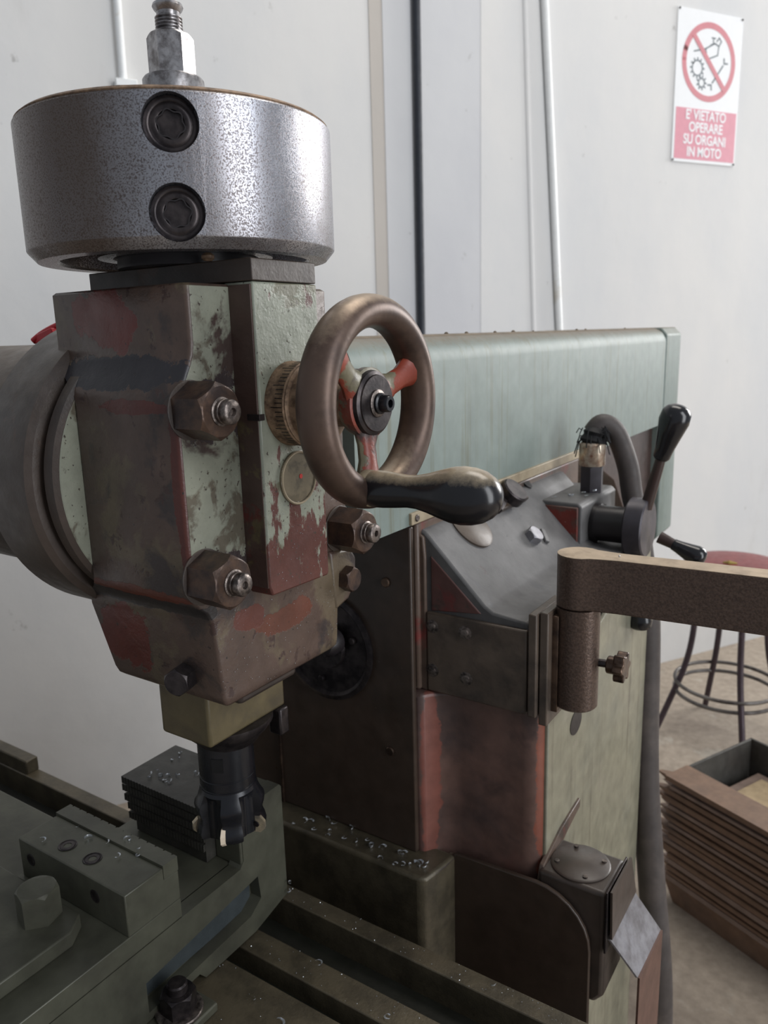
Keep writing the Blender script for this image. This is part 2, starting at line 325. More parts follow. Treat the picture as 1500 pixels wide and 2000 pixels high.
# ================================================================ SETTING
WA = math.radians(59); T = Vector((math.cos(WA), math.sin(WA), 0)); N = Vector((T.y, -T.x, 0)); W0 = Vector((-792.1, 3510.9, 0))
def wp(s, off, z): p = W0+T*s+N*off; return (p.x, p.y, z)
def wbox(b, s0, s1, o0, o1, z0, z1):
    return b.hexa([wp(s0, o0, z0), wp(s1, o0, z0), wp(s1, o1, z0), wp(s0, o1, z0), wp(s0, o0, z1), wp(s1, o0, z1), wp(s1, o1, z1), wp(s0, o1, z1)])
TOP = 2600
obj('floor', B().box(-5200, 3500, -2200, 8200, -H-60, -H), 'floor', kind='structure')
obj('wall_right', wbox(B(), -1022, 3600, -420, 0, -H, TOP), 'wall', kind='structure')
obj('wall_left', wbox(B(), -6200, -1022, -420, -6, -H, TOP), 'wall', kind='structure')
obj('trim_1', wbox(B(), -1434, -1388, -7, -3, -H, TOP), 'wall_strip', kind='structure')
obj('trim_2', wbox(B(), -1388, -1022, -7, -1, -H, TOP), 'wall_grey', kind='structure')

# ================================================================ WALL THINGS
obj('wall_pipe', B().tube([wp(-1272, 12, -H), wp(-1272, 12, TOP)], 13), 'conduit_black', label='thin black vertical pipe on the grey-white wall above the handwheel', cat='pipe')
obj('conduit', B().tube(smooth_path([wp(-640, 12, -400), wp(-679, 12, 0), wp(-725, 12, 560), wp(-772, 12, 1112), wp(-830, 12, 1800)]), 13), 'pvc',
    label='slightly leaning white plastic conduit with brown stain on the wall right of the pilaster', cat='conduit')
obj('painted_conduit', B().tube([wp(-775, -6, -300), wp(-846, -6, 1102), wp(-880, -6, 1800)], 13), 'wall', label='faint conduit painted over in wall colour left of the white conduit', cat='conduit')
wc = thing('cable_conduit', 'grey white conduit ending in a small box, upper left of wall above the steel drum', 'conduit', wp(-2200, 0, 720))
obj('pipe', B().tube([wp(-2203, 10, 708), wp(-2190, 10, 1500)], 11), 'pvc', wc)
obj('junction_box', wbox(B(), -2226, -2168, -6, 30, 694, 714), 'pvc', wc, 2)
# safety sign
sg = thing('safety_sign', 'white prohibition sign with faded red ring and red text panel high on the wall', 'sign', wp(19, 0, 633))
obj('backing_plate', wbox(B(), -152, 190, 1, 5, 633, 1176), 'white', sg, 1.5)
obj('text_panel', wbox(B(), -140, 184, 5.0, 5.6, 645, 830), 'sign_red', sg, label='faded red lower panel')
def arc(cx, cz, r0, r1, n=64, a0=0, a1=2*math.pi, off=5.0, th=.7):
    b = B()
    for k in range(n):
        u, v = a0+(a1-a0)*k/n, a0+(a1-a0)*(k+1)/n
        q = [(cx+r0*math.cos(u), cz+r0*math.sin(u)), (cx+r1*math.cos(u), cz+r1*math.sin(u)), (cx+r1*math.cos(v), cz+r1*math.sin(v)), (cx+r0*math.cos(v), cz+r0*math.sin(v))]
        b.hexa([wp(s, off, z) for s, z in q]+[wp(s, off+th, z) for s, z in q])
    return b
def wline(b, pts, w, off=5.0, th=.6):
    for (s0, z0), (s1, z1) in zip(pts, pts[1:]):
        d = Vector((s1-s0, z1-z0)); d.normalize(); n = Vector((-d.y, d.x))*w/2; e = d*w*.3
        q = [(s0-n.x-e.x, z0-n.y-e.y), (s1-n.x+e.x, z1-n.y+e.y), (s1+n.x+e.x, z1+n.y+e.y), (s0+n.x-e.x, z0+n.y-e.y)]
        b.hexa([wp(s, off, z) for s, z in q]+[wp(s, off+th, z) for s, z in q])
    return b
obj('prohibition_ring', arc(19, 1000, 119, 141), 'sign_ring', sg, label='faded red ring')
bb = B(); c, s_ = math.cos(math.radians(-46)), math.sin(math.radians(-46)); bb2 = wline(bb, [(19-122*c, 1000-122*s_), (19+122*c, 1000+122*s_)], 19, 5.9)
obj('diagonal_bar', bb2, 'sign_ring', sg, label='faded red diagonal bar')
ic = B(); wline(ic, [(-62, 1032), (-5, 1046), (45, 1070)], 5); wline(ic, [(-2, 1046), (8, 1010), (62, 1030), (66, 1062), (45, 1070), (22, 1062)], 5)
wline(ic, [(66, 1062), (78, 1080), (66, 1092), (54, 1078)], 5); wline(ic, [(36, 1068), (36, 1086)], 5); wline(ic, [(28, 1088), (46, 1088)], 5)
obj('oil_can_symbol', ic, 'sign_grey', sg, label='grey oil can drawing')
def gear(cx, cz, r, nt):
    b = arc(cx, cz, r-5, r, 28)
    for k in range(nt):
        a = 2*math.pi*k/nt; wline(b, [(cx+r*math.cos(a), cz+r*math.sin(a)), (cx+(r+7)*math.cos(a), cz+(r+7)*math.sin(a))], 6)
    return b
obj('gear_symbol', gear(-41, 975, 29, 12), 'sign_grey', sg); obj('gear_symbol', gear(-15, 925, 18, 9), 'sign_grey', sg)
wr = B(); wline(wr, [(42, 930), (94, 996)], 6)
for (cx, cz, a) in ((100, 1004, .9), (36, 922, .9+math.pi)):
    wline(wr, [(cx+18*math.cos(a+.8), cz+18*math.sin(a+.8)), (cx, cz+0), (cx+18*math.cos(a-.8), cz+18*math.sin(a-.8))], 6)
obj('wrench_symbol', wr, 'sign_grey', sg)
for txt, z, s_ in (("E' VIETATO", 791, 19), ('OPERARE', 747, 21), ('SU ORGANI', 702, 19), ('IN MOTO', 657, 19)):
    cu = bpy.data.curves.new('text_line', 'FONT'); cu.body = txt; cu.size = .050; cu.align_x = 'CENTER'; cu.extrude = .0004; cu.offset = .0011; cu.space_character = .98
    tmp = bpy.data.objects.new('text_line', cu); me = bpy.data.meshes.new_from_object(tmp); bpy.data.objects.remove(tmp); me.materials.clear(); me.materials.append(M['white'])
    o = bpy.data.objects.new('text_line', me); COL.objects.link(o); p = P3(wp(s_, 5.9, z)); o.parent = sg
    o.matrix_basis = Matrix.Translation(p-Vector(sg['_w'])) @ Matrix(((T.x, 0, N.x, 0), (T.y, 0, N.y, 0), (0, 1, 0, 0), (0, 0, 0, 1))) @ Matrix.Diagonal((.88, 1, 1, 1))
for s_, z in ((-146, 1170), (184, 1170), (-146, 639), (184, 639)):
    obj('nail', B().cyl(4, wp(s_, 4, z), N, 4, 10), 'dark_steel', sg)

# ================================================================ MACHINE COLUMN
DOORX = -463
col = thing('machine_column', 'tall cast machine column in worn green and reddish paint behind the milling head', 'machine column', (-550, 980, -H))
prof = [(-770, 752), (-770, 1215), (-315, 1215), (-315, 800), (-316.5, 792), (-321, 785), (-328, 781), (-336, 780), (-414, 780), (-428, 777), (-440, 770), (-449, 761), (-456, 750)]
obj('column_casting', B().poly_prism(prof, 'z', -H, -425), 'column_red', col, 5, 3)
obj('side_panel', B().poly_prism([(796, -H+5), (1210, -H+5), (1210, -320), (796, -425)], 'x', -318, -311.5), 'column_green', col, 2, label='pale green streaked side panel')
obj('column_neck', B().box(-760, -463, 760, 1300, -425, -214), 'console_side', col, 4)
door = obj('front_panel', B().box(-772, DOORX, 744, 752, -640, -216), 'door', col, 2, label='dark brown oily front panel')
cd = obj('cover_disc', B().lathe([(0, 0), (70, 0), (72, 3), (72, 6), (66, 8), (62, 4), (30, 4), (28, 9), (14, 9), (12, 14), (0, 14)], (-590, 744, -385), (0, -1, 0), 64), 'dark_steel', door, label='round dark cover with a raised rim')
for a in (20, 140, 260):
    obj('screw', B().cyl(4.5, (-590+46*math.cos(math.radians(a)), 740, -385+46*math.sin(math.radians(a))), (0, -1, 0), 5, 14, 1), 'dark_steel', door)
obj('sensor_knob', B().lathe([(0, 0), (17, 0), (17, 14), (12, 22), (0, 24)], (-573, 735, -372), (0, -1, 0), 24), 'shaft', door)
for px, pz in ((-498, -287), (-498, -508), (-700, -300)):
    obj('screw', B().cyl(6, (px, 744, pz), (0, -1, 0), 3, 18, 1), 'brown_steel', door)
obj('door_seam', B().box(-682, -680, 741, 745, -640, -300), 'brown_steel', door)
# saddle behind the table
sd = thing('machine_saddle', 'dark cast saddle block with swarf on its flat top behind the table', 'saddle', (-600, 740, -H))
obj('saddle_block', B().poly_prism([(-800, 704), (-434, 704), (-428, 710), (-421, 745), (-419, 768), (-800, 768)], 'z', -900, -640), 'table', sd, 5, 3)
obj('end_casting', B().poly_prism([(-434, 708), (-428, 712), (-421, 745), (-419, 772), (-430, 772)], 'z', -900, -642), 'oily', sd, 2)
obj('saddle_base', B().box(-900, -300, 640, 768, -H, -900), 'oily', sd, 6)
obj('guard_plate', B().poly_prism([(-424, -900), (-424, -641), (-418, -637), (-312, -634)]+[(-312+68*math.sin(math.radians(a)), -702+68*math.cos(math.radians(a))) for a in range(12, 91, 13)]+[(-243, -900)], 'y', 764, 770), 'door', sd, 1.5, label='dark rounded sheet guard')
obj('oval_mark', B().poly_prism([(888+20*math.cos(a), -484+16*math.sin(a)) for a in [2*math.pi*k/28 for k in range(28)]], 'x', -312, -310.6), 'shaft', col, label='dark oval plug on the side panel')
br = obj('weld_bracket', B().poly_prism([(775, -640), (782, -622), (840, -606), (905, -600), (905, -612), (860, -622), (800, -642), (790, -660), (775, -655)], 'x', -314, -308), 'console_side', col, 1)

# ---- ram motor cover
rc = thing('ram_cover', 'long pale green sheet-metal ram cover with dusty top behind the handwheel', 'machine cover', (-600, 1250, -214))
R_ = 30
ramp_ = [(-760, -214), (-462, -214)]+[(-462-R_+R_*math.cos(math.radians(a)), -2-R_+R_*math.sin(math.radians(a))) for a in range(0, 91, 15)]+[(-730, -2), (-760, -30)]
obj('cover_shell', B().poly_prism(ramp_, 'y', 640, 1835), 'cover_green', rc, 0, smooth=30)
obj('dust_layer', B().poly_prism([(-484, -3), (-492, -.5), (-740, -.5), (-740, -3)], 'y', 642, 1900), 'cover_dust', rc)
obj('end_cap', B().poly_prism([(-762, -490), (-470, -490), (-460, -478), (-460, -16), (-474, 0), (-750, 0), (-762, -14)], 'y', 1835, 1960), 'cover_green', rc, 3, label='deeper pale green end section')
obj('inner_housing', B().poly_prism([(1250, -214), (1834, -214), (1834, -485), (1740, -485), (1700, -440), (1560, -300), (1420, -240)], 'x', -745, -482), 'brown_paint', rc, 2, label='dark brown housing under the cover')
st = obj('edge_strip', B().box(-463, -458, 741, 1330, -213, -199), 'brass', rc, 1, label='dirty cream edge strip')
for y in (752, 1290):
    obj('screw', B().cyl(4.2, (-459, y, -206), X, 3, 16, 1), 'stud', st)
random.seed(3)
for k in range(9):   # dust clods along the top edge
    y = random.uniform(900, 1800); r = random.uniform(1.6, 3.2)
    obj('dust_clod', B().lathe([(0, -r*.5), (r*.8, -r*.3), (r, 0), (r*.6, r*.5), (0, r*.7)], (-500+random.uniform(-10, 6), y, 0), Z, 9), 'cover_dust', rc)

# ---- console on the right of the column
co = thing('control_console', 'grey oily sloped console casting beside the column, below the ram cover', 'machine console', (-390, 900, -425))
shell = [(-470, -222), (-458, -226), (-448, -236), (-380, -305), (-370, -311), (-329, -315), (-324, -322), (-324, -415), (-334, -425), (-462, -425)]
obj('console_shell', B().poly_prism(shell, 'y', 769, 1216), 'console', co, 3)
obj('side_gusset', B().poly_prism([(-450, -254), (-384, -315), (-450, -322)], 'y', 767.5, 777), 'gusset', co, 1.5, label='triangular reddish side panel')
obj('side_rim', B().poly_prism([(-469, -226), (-458, -232), (-456, -258), (-456, -425), (-466, -425)], 'y', 765, 777), 'console_side', co, 2)
sp_ = obj('switch_box_plate', B().box(-455, -326, 764, 777, -424, -323), 'plate', co, 2, label='dirty plate with four screws')
for sx_, sz in ((-447, -340), (-403, -339.5), (-447.5, -396), (-402, -396.5)):
    obj('screw', B().lathe([(0, 0), (8.5, 0), (8.5, .5), (5, .8), (4.6, 3), (0, 3.6)], (sx_, 764.5, sz), (0, -1, 0), 20), 'stud', sp_)
SL = Vector((.691, 0, .722)); SD = Vector((.722, 0, -.691))     # slope normal and downhill direction
def onslope(x, y, h=0): return Vector((x, y, -236-(x+448)*1.0147))+SL*h
def sbox(x, y, du, dv, h0, h1, ang=0):
    c, s_ = math.cos(ang), math.sin(ang); D = Vector(SD); E = Vector(Y)
    U = D*c+E*s_; V = -D*s_+E*c; o = onslope(x, y)
    q = [o-U*du-V*dv, o+U*du-V*dv, o+U*du+V*dv, o-U*du+V*dv]
    return B().hexa([tuple(p+SL*h0) for p in q]+[tuple(p+SL*h1) for p in q])
obj('hex_bolt', B().hexnut(13, tuple(onslope(-410, 973, -1)), SL, 12, .3), 'bare_plate', co)
ct = obj('cam_plate', B().lathe([(0, -1), (34, -1), (34, 2), (30, 4), (0, 4)], tuple(onslope(-446, 862)), SL, 40), 'plate', co, label='round oily cam plate')
obj('stop_block', sbox(-452, 905, 11, 12, -1, 11), 'bare_plate', co, 1.5)
obj('stop_pin', B().cyl(5, tuple(onslope(-452, 908, 10)), SL, 5, 16, 1), 'bright_steel', co)
gb = obj('guide_block', sbox(-452, 985, 10, 46, -1, 9), 'oily', co, 2)
obj('roller', B().cyl(20, tuple(onslope(-455, 985, 6)), SL, 18, 28, 2), 'dark_steel', gb)
obj('lever_tab', sbox(-450, 945, 5, 16, 6, 14, .3), 'dark_steel', gb, 1)
obj('slot_hole', B().lathe([(0, 0), (9, 0), (9, 1.5), (4, 1.8), (0, 1)], tuple(onslope(-462, 1075)), SL, 20), 'black_hole', co)
obj('small_tab', sbox(-405, 1003, 4, 12, 0, 4, .9), 'console', co, 1)
bk = obj('gear_housing', B().poly_prism([(-450, -245), (-384, -245), (-378, -251), (-378, -312), (-450, -250)], 'y', 1078, 1235), 'console', co, 5, 3, label='housing with red triangular side')
obj('red_side', B().poly_prism([(-436, -251), (-383, -251), (-383, -304)], 'y', 1074.5, 1079), 'castred', bk, 1.5)
obj('pivot_flange', B().cyl(33, (-380, 1140, -288), X, 14, 36, 2), 'shaft', bk)
# ---- lever hub
lv = thing('selector_levers', 'three-armed lever hub with glossy black grips at right of the console', 'lever', (-320, 1130, -283))
obj('shaft', B().cyl(27, (-370, 1130, -283), X, 55, 36), 'shaft', lv)
obj('hub', B().lathe([(0, 0), (40, 0), (43, 2.5), (43, 26), (41, 28), (0, 28)], (-324, 1130, -283), X, 48), 'hub', lv)
def grip(p0, p1, r, n=14):
    p0, p1 = Vector(p0), Vector(p1); prof = [(.0, .42), (.04, .55), (.2, .62), (.45, .8), (.7, 1), (.86, .95), (.95, .7), (.99, .35), (1, .05)]
    return B().tube([p0+(p1-p0)*t for t, _ in prof], r, 20, True, [q*r for _, q in prof])
HC = Vector((-308, 1130, -283))
for a, b_, r in (((-284, 1130, -182), (-262, 1130, -104), 21), ((-262, 1130, -302), (-216, 1130, -321), 15), ((-302, 1130, -385), (-302, 1130, -440), 18)):
    d = (Vector(a)-HC).normalized()
    rod = obj('lever_rod', B().tube([HC+d*30, Vector(a)+d*6], 8, 16, True, [9, 7]), 'brown_paint', lv)
    obj('grip', grip(a, b_, r), 'black_gloss', rod, label='glossy black grip')
# ---- hose with fitting
hs = thing('flexible_hose', 'dusty black rubber hose curving from the taped fitting down past the column to the floor', 'hose', (-300, 1300, -H))
path = smooth_path([(-404, 1192, -158), (-392, 1200, -144), (-374, 1210, -158), (-356, 1216, -205), (-348, 1222, -255), (-336, 1232, -320), (-322, 1240, -470), (-312, 1238, -720), (-290, 1230, -920), (-266, 1222, -1110), (-258, 1250, -1380), (-250, 1330, -1470), (-200, 1500, -1474)])
obj('hose_tube', B().tube(path, 15, 20, True, [16.5 if p.z > -300 else min(23, 16.5+(-300-p.z)*.04) for p in path]), 'rubber', hs)
ft = obj('fitting_nut', B().hexnut(18, (-398, 1176, -246), Z, 42, .2), 'hub', hs, label='dark hexagonal fitting')
obj('sleeve', B().lathe([(0, 0), (19, 0), (20, 2), (20, 33), (17, 36), (0, 36)], (-399, 1178, -205), Z, 32), 'foil', hs, label='shiny stained sleeve')
obj('tape_wrap', B().lathe([(0, 0), (19, 0), (21, 4), (17, 12), (19, 17), (13, 24), (0, 26)], (-400, 1180, -172), (.2, .25, 1), 22), 'rubber_black', hs, label='frayed black tape')
b = B(); random.seed(5)
for k in range(26):
    a = random.uniform(0, 6.28); r = 18
    p = Vector((-400+r*math.cos(a), 1180+r*math.sin(a), -158+random.uniform(-8, 14))); q = p+Vector((9*math.cos(a), 9*math.sin(a), random.uniform(-28, 2)))
    b.tube([p, (p+q)/2+Vector((0, 0, 5)), q], .9, 4)
obj('tape_fray', b, 'rubber_black', hs, kind='stuff')

# ================================================================ CONTROL ARM
ar = thing('support_arm', 'brown steel bar arm with vertical sleeve bolted to the console, running out to the right', 'machine arm', (-286, 800, -414))
obj('mount_plate', B().box(-324, -314, 762, 838, -424, -302), 'plate', ar, 1.5)
obj('mount_plate', B().box(-313, -303, 768, 842, -434, -300), 'plate', ar, 1.5)
obj('weld_plate', B().box(-304, -296, 780, 826, -420, -306), 'brown_steel', ar, 1)
obj('sleeve', B().lathe([(0, 0), (22, 0), (24, 2), (24, 118), (0, 118)], (-282, 802, -415), Z, 40), 'arm', ar, label='brown speckled vertical tube')
AD = Vector((168, 12, 0)).normalized()
def armpt(t, w, z): p = Vector((-282, 802, 0))+AD*t+Vector((-AD.y, AD.x, 0))*w; return (p.x, p.y)
out = [armpt(24*math.cos(math.radians(a)), 24*math.sin(math.radians(a)), 0) for a in range(50, 311, 20)]
out += [armpt(30, -16, 0), armpt(45, -14.5, 0), armpt(620, -14.5, 0), armpt(620, 14.5, 0), armpt(45, 14.5, 0), armpt(30, 16, 0)]
obj('bar', B().poly_prism(out, 'z', -296, -237), 'arm', ar, 1.5, label='flat brown bar with a pale dusty top')
obj('dust_film', B().poly_prism([((p[0]+(-282))/2*0+p[0], p[1]) for p in out], 'z', -237.2, -236.6), 'bar_dust', ar)
kb = obj('knob_screw', B().cyl(4.5, (-262, 808, -362), (1, .1, 0), 26, 14), 'dark_steel', ar)
star = B(); prof = []
pts = [(( 15+2.6*math.cos(6*a))*math.cos(a), (15+2.6*math.cos(6*a))*math.sin(a)) for a in [2*math.pi*k/48 for k in range(48)]]
star.poly_prism([(p[0]+811, p[1]-363) for p in pts], 'x', -241, -229)
star.cyl(10, (-250, 811, -363), X, 10, 24)
obj('star_knob', star, 'brown_steel', ar, 1.5, label='small brown star knob')

# ================================================================ GEARBOX AND BENT GUARD
gx = thing('feed_gearbox', 'dark brown feed gearbox with round lid at lower right of the column', 'gearbox', (-270, 810, -775))
obj('housing', B().poly_prism([(-312, -624), (-230, -624), (-230, -762), (-240, -775), (-312, -775)], 'y', 773, 846), 'gearbox', gx, 5, 3)
lid = obj('round_lid', B().lathe([(0, 0), (35, 0), (35, 2.5), (33, 4), (0, 4)], (-273, 810, -625), Z, 48), 'gearbox', gx)
for a in (30, 120, 210, 300):
    obj('screw', B().cyl(3, (-273+28*math.cos(math.radians(a)), 810+28*math.sin(math.radians(a)), -621), Z, 2, 12), 'stud', lid)
obj('gasket', B().box(-230, -227.5, 771, 846, -700, -620), 'dark_steel', gx, .6)
def skin(b, quads, th):
    bm = b.bm
    vs = {}
    def g(p):
        k = tuple(p)
        if k not in vs: vs[k] = bm.verts.new(P3(p))
        return vs[k]
    for q in quads: bm.faces.new([g(p) for p in q])
    bmesh.ops.recalc_face_normals(bm, faces=bm.faces)
    bmesh.ops.solidify(bm, geom=list(bm.faces), thickness=th/1000)
    return b
gp = obj('bent_guard', skin(B(), [((-225, 772, -618), (-225, 845, -618), (-225, 873, -684), (-225, 778, -684))], 2.5), 'gearbox', gx, label='bent sheet guard')
obj('flared_flap', skin(B(), [((-225, 778, -684), (-225, 873, -684), (-197, 901, -748), (-197, 798, -738))], 2.5), 'bare_plate', gp, label='flared flap with light from above painted into its grey')  # upward facet coloured paler: light from above put into the colour
obj('lower_flap', skin(B(), [((-197, 798, -738), (-197, 901, -748), (-197, 901, -1000), (-197, 798, -1000))], 2.5), 'rust_plate', gp, label='rust brown lower flap')

# ================================================================ SPINDLE HEAD
hd = thing('vertical_milling_unit', 'heavy cast milling head with chipped green, brown and red paint in the foreground', 'milling head', (-523, 492, -360))
YC, ZC = 492, -113
def sym(pts): return [(YC-a, z) for a, z in pts]+[(YC+a, z) for a, z in reversed(pts)]
secs = [(41, 80, -598), (39, 82, -600), (-2, 82, -600), (-9, 83, -600), (-17, 86, -596), (-26, 91, -584), (-35, 97, -568), (-43, 100.3, -560), (-49, 101, -558), (-190, 101, -560), (-196, 100, -562),
        (-202, 95, -570), (-208, 88, -582), (-216, 83.5, -592), (-226, 82, -594), (-284, 77, -577), (-290, 75.5, -574), (-293, 72, -570)]
lf = B(); rings = []
for z, w, xb in secs:
    e_ = 3; xf = -440 if z > -199 else -440+min(2, (-199-z)*.2)
    if z in (41, -293): xf -= 2.5
    q = [(xf, -w+e_), (xf-.9, -w+.9), (xf-e_, -w), (xb+e_, -w), (xb, -w+e_), (xb, w-e_), (xb+e_, w), (xf-e_, w), (xf-.9, w-.9), (xf, w-e_)]
    rings.append([lf.bm.verts.new(P3((x_, YC+y_, z))) for x_, y_ in q])
for A, C in zip(rings, rings[1:]):
    for k in range(10): lf.bm.faces.new((A[k], A[(k+1) % 10], C[(k+1) % 10], C[k]))
lf.bm.faces.new(rings[0]); lf.bm.faces.new(rings[-1][::-1])
obj('head_casting', lf, 'cast', hd, smooth=50, label='chipped brown and red main casting')
obj('ear_boss', B().poly_prism([(560, -196), (594, -200), (602, -212), (600, -236), (588, -250), (566, -256)], 'x', -458, -437), 'cast', hd, 3)
obj('front_box', B().poly_prism([(454, 42), (454, -58), (453, -60), (453, -196), (456, -205), (529, -207), (531, -204), (531, 42)], 'x', -446, -416), 'castgreen', hd, 1.6, 2, label='narrow front face in chipped pale green paint')
obj('box_side', B().box(-441, -417.5, 452.4, 456, -198, 40), 'boxside', hd, .4, label='brown and red side of the front box')
obj('split_notch', B().box(-428, -415.2, 451.8, 458, -62, -57), 'dark_steel', hd, .3)
obj('ear_paint', B().poly_prism([(YC-w+3.2, z) for z, w, _ in secs[1:10]]+[(453, -190), (453, 39)], 'x', -441, -439.6), 'ear_green', hd, .3, label='strip of chipped green paint beside the nuts')
obj('top_plate', B().box(-606, -416, 454, 530, 42.5, 59), 'oily', hd, .8, label='flat dark spacer plate')
obj('swivel_boss', B().lathe([(0, 0), (122, 0), (126, -3), (126, -14), (112, -16), (112, -20), (131, -22), (136, -26), (136, -82), (126, -100), (0, -104)], (-558, YC, ZC), X, 96), 'oily', hd, smooth=30, label='round dark swivel flange with machined groove')
obj('boss_face', B().lathe([(0, 0), (121, 0), (121.8, -.8), (0, -.8)], (-557, YC, ZC), X, 96), 'ear_green', hd, label='pale green boss face')
hr = thing('horizontal_ram', 'thick dusty horizontal ram cylinder behind the head at left edge', 'ram', (-1000, YC, ZC-112))
obj('ram_body', B().lathe([(0, 0), (113, 0), (113, 700), (0, 700)], (-655, YC, ZC), (-1, 0, 0), 80), 'oily', hr)
# drum
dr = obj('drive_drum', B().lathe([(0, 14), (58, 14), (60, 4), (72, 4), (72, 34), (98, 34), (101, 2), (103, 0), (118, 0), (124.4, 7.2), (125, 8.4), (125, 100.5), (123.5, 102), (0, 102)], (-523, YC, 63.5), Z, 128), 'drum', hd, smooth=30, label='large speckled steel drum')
obj('top_rim', B().lathe([(0, 0), (123, 0), (123.6, 1), (121, 3), (0, 3.4)], (-523, YC, 165.6), Z, 128), 'rusty_top', dr, smooth=30)
obj('seat_ring', B().lathe([(0, 0), (57, 0), (57, 16), (40, 16), (38, 22), (0, 19)], (-523, YC, 59), Z, 64), 'shaft', hd)
obj('brass_plug', B().cyl(5, (-458, 452, 59), Z, 6, 20, 2), 'rusty_top', hd)
def drill(o, cutter):
    md = o.modifiers.new('drill', 'BOOLEAN'); md.operation = 'DIFFERENCE'; md.object = cutter; md.solver = 'EXACT'
    bpy.context.view_layer.update(); dg = bpy.context.evaluated_depsgraph_get(); me = bpy.data.meshes.new_from_object(o.evaluated_get(dg))
    o.modifiers.clear(); old = o.data; o.data = me; bpy.data.meshes.remove(old)
    me_ = cutter.data; bpy.data.objects.remove(cutter); bpy.data.meshes.remove(me_); me.set_sharp_from_angle(angle=math.radians(30))
for zc in (144.5, 87):
    d = Vector((math.cos(math.radians(-45.2)), math.sin(math.radians(-45.2)), 0))
    drill(dr, obj('cut', B().lathe([(0, 0), (19.3, 0), (19.3, 40), (0, 40)], tuple(Vector((-523, YC, zc))+d*112), d, 48), 'drum'))
for zc in (144.5, 87):
    o0 = Vector((-523, YC, zc)); d = Vector((math.cos(math.radians(-45.2)), math.sin(math.radians(-45.2)), 0))
    sk = obj('cap_screw', B().lathe([(18.6, -6), (18.5, 0), (17, .8), (15.8, .9), (14.8, .2), (13.6, .9), (12.6, 1.4), (10.4, 1.4), (9.7, 1.1), (9.4, -.6), (0, -.8)], tuple(o0+d*118), d, 48), 'dark_steel', dr, smooth=50, label='dark socket cap screw')
    e1 = d.cross(Vector((0, 0, 1))).normalized(); e2 = Vector((0, 0, 1)); b = B()
    ph = .3 if zc > 100 else .9
    pts = []
    for k in range(36):
        a = 2*math.pi*k/36; r = 8.7+.9*math.cos(6*(a-ph)); pts.append((r*math.cos(a), r*math.sin(a)))
    va = [b.bm.verts.new(P3(o0+d*119.4+e1*p[0]+e2*p[1])) for p in pts]; vb = [b.bm.verts.new(P3(o0+d*114.2+e1*p[0]+e2*p[1])) for p in pts]
    vc = [b.bm.verts.new(P3(o0+d*119.4+e1*p[0]*1.1+e2*p[1]*1.1)) for p in pts]
    for k in range(36):
        k2 = (k+1) % 36; b.bm.faces.new((va[k], va[k2], vb[k2], vb[k])); b.bm.faces.new((va[k], va[k2], vc[k2], vc[k]))
    b.bm.faces.new(vb)
    obj('hex_socket', b, 'shaft', sk)  # darker colour than the screw stands for the shade of a deeper socket
# drawbar
db = obj('drawbar', B().lathe([(0, 0), (24, 0), (24.5, 1), (24.5, 36), (23, 38), (0, 38)], (-523, YC, 169), Z, 48), 'bright_steel', hd, label='worn steel drawbar')
obj('hex_nut', B().hexnut(18.5, (-523, YC, 206), Z, 33, .25), 'bright_steel', db)
th = []
for k in range(5): th += [(9.4, 34+k*2.4), (10.8, 35+k*2.4), (10.8, 35.6+k*2.4)]
obj('threaded_end', B().lathe([(0, 30), (9, 30)]+th+[(9.5, 46), (9.2, 49), (11.2, 51), (12.2, 53), (11.5, 55), (7, 55.5), (6, 54), (0, 54)], (-523, YC, 206), Z, 32), 'bright_steel', db)
# flange nuts
for (y, z) in ((405, -50), (579, -50), (405, -178), (579, -178)):
    ph = {(405, -50): .56, (405, -178): .42}.get((y, z), .5)
    obj('counterbore_shade', B().lathe([(0, .5), (21.5, .5), (22.2, .3), (22.2, -.5), (0, -.5)], (-439, y, z), X, 40), 'oily', hd)  # dark disc paints the shadow ring around the nut's seat
    nt = obj('long_nut', B().hexnut(21.5, (-439, y, z), X, 31, ph, 2.6), 'nut', hd, label='long brown hexagonal nut')
    obj('stud', B().lathe([(0, 0), (10.5, 0), (10.5, 3), (9, 3.5), (9.2, 4.5), (9.2, 6.5), (8.6, 7), (9, 7.8), (9, 12), (7.8, 13.4), (3, 13.4), (2.8, 10.5), (0, 10.5)], (-410, y, z), X, 32), 'stud', nt, smooth=50)
obj('hex_bolt', B().hexnut(12.5, (-437, 583, -228), X, 11, .4), 'nut', hd)
obj('hex_bolt', B().hexnut(12, (-478, 411, -271), (.35, -1, 0), 16, .6), 'dark_steel', hd)
# dial sleeve + handwheel
WC = Vector((-339, 494, -50))
ds = obj('dial_sleeve', B().lathe([(0, 0), (34, 0), (34, 2), (33.5, 3), (33.5, 17), (34, 18), (33, 19), (33, 20), (30, 21), (29, 30), (31, 34), (24, 38), (17, 42), (16, 66), (0, 66)], (-416, 493, -52), X, 96), 'rusty_top', hd, smooth=35, label='knurled brown dial sleeve')
tk = B()
for k in range(60):
    a = 2*math.pi*k/60; L_ = 7 if k % 5 else 11; c, s_ = math.cos(a), math.sin(a)
    for dx in (0,):
        p = Vector((0, c, s_)); q = Vector((0, -s_, c)); o = Vector((-416+17, 493, -52))
        cc = [o+p*33.4-q*.35, o+p*33.4+q*.35, o+p*33.4+q*.35-Vector((L_, 0, 0)), o+p*33.4-q*.35-Vector((L_, 0, 0))]
        tk.hexa([tuple(v) for v in cc]+[tuple(v+p*.25) for v in cc])
obj('dial_marks', tk, 'dark_steel', ds, kind='stuff')
WR = [(0, -14), (24, -14), (27, -6), (27, -1), (24, .5), (0, .5)]
hw = obj('handwheel', B().torus(68, 12.4, 15, tuple(WC), X, 112, 24), 'handwheel', hd, label='worn iron handwheel with three spokes')
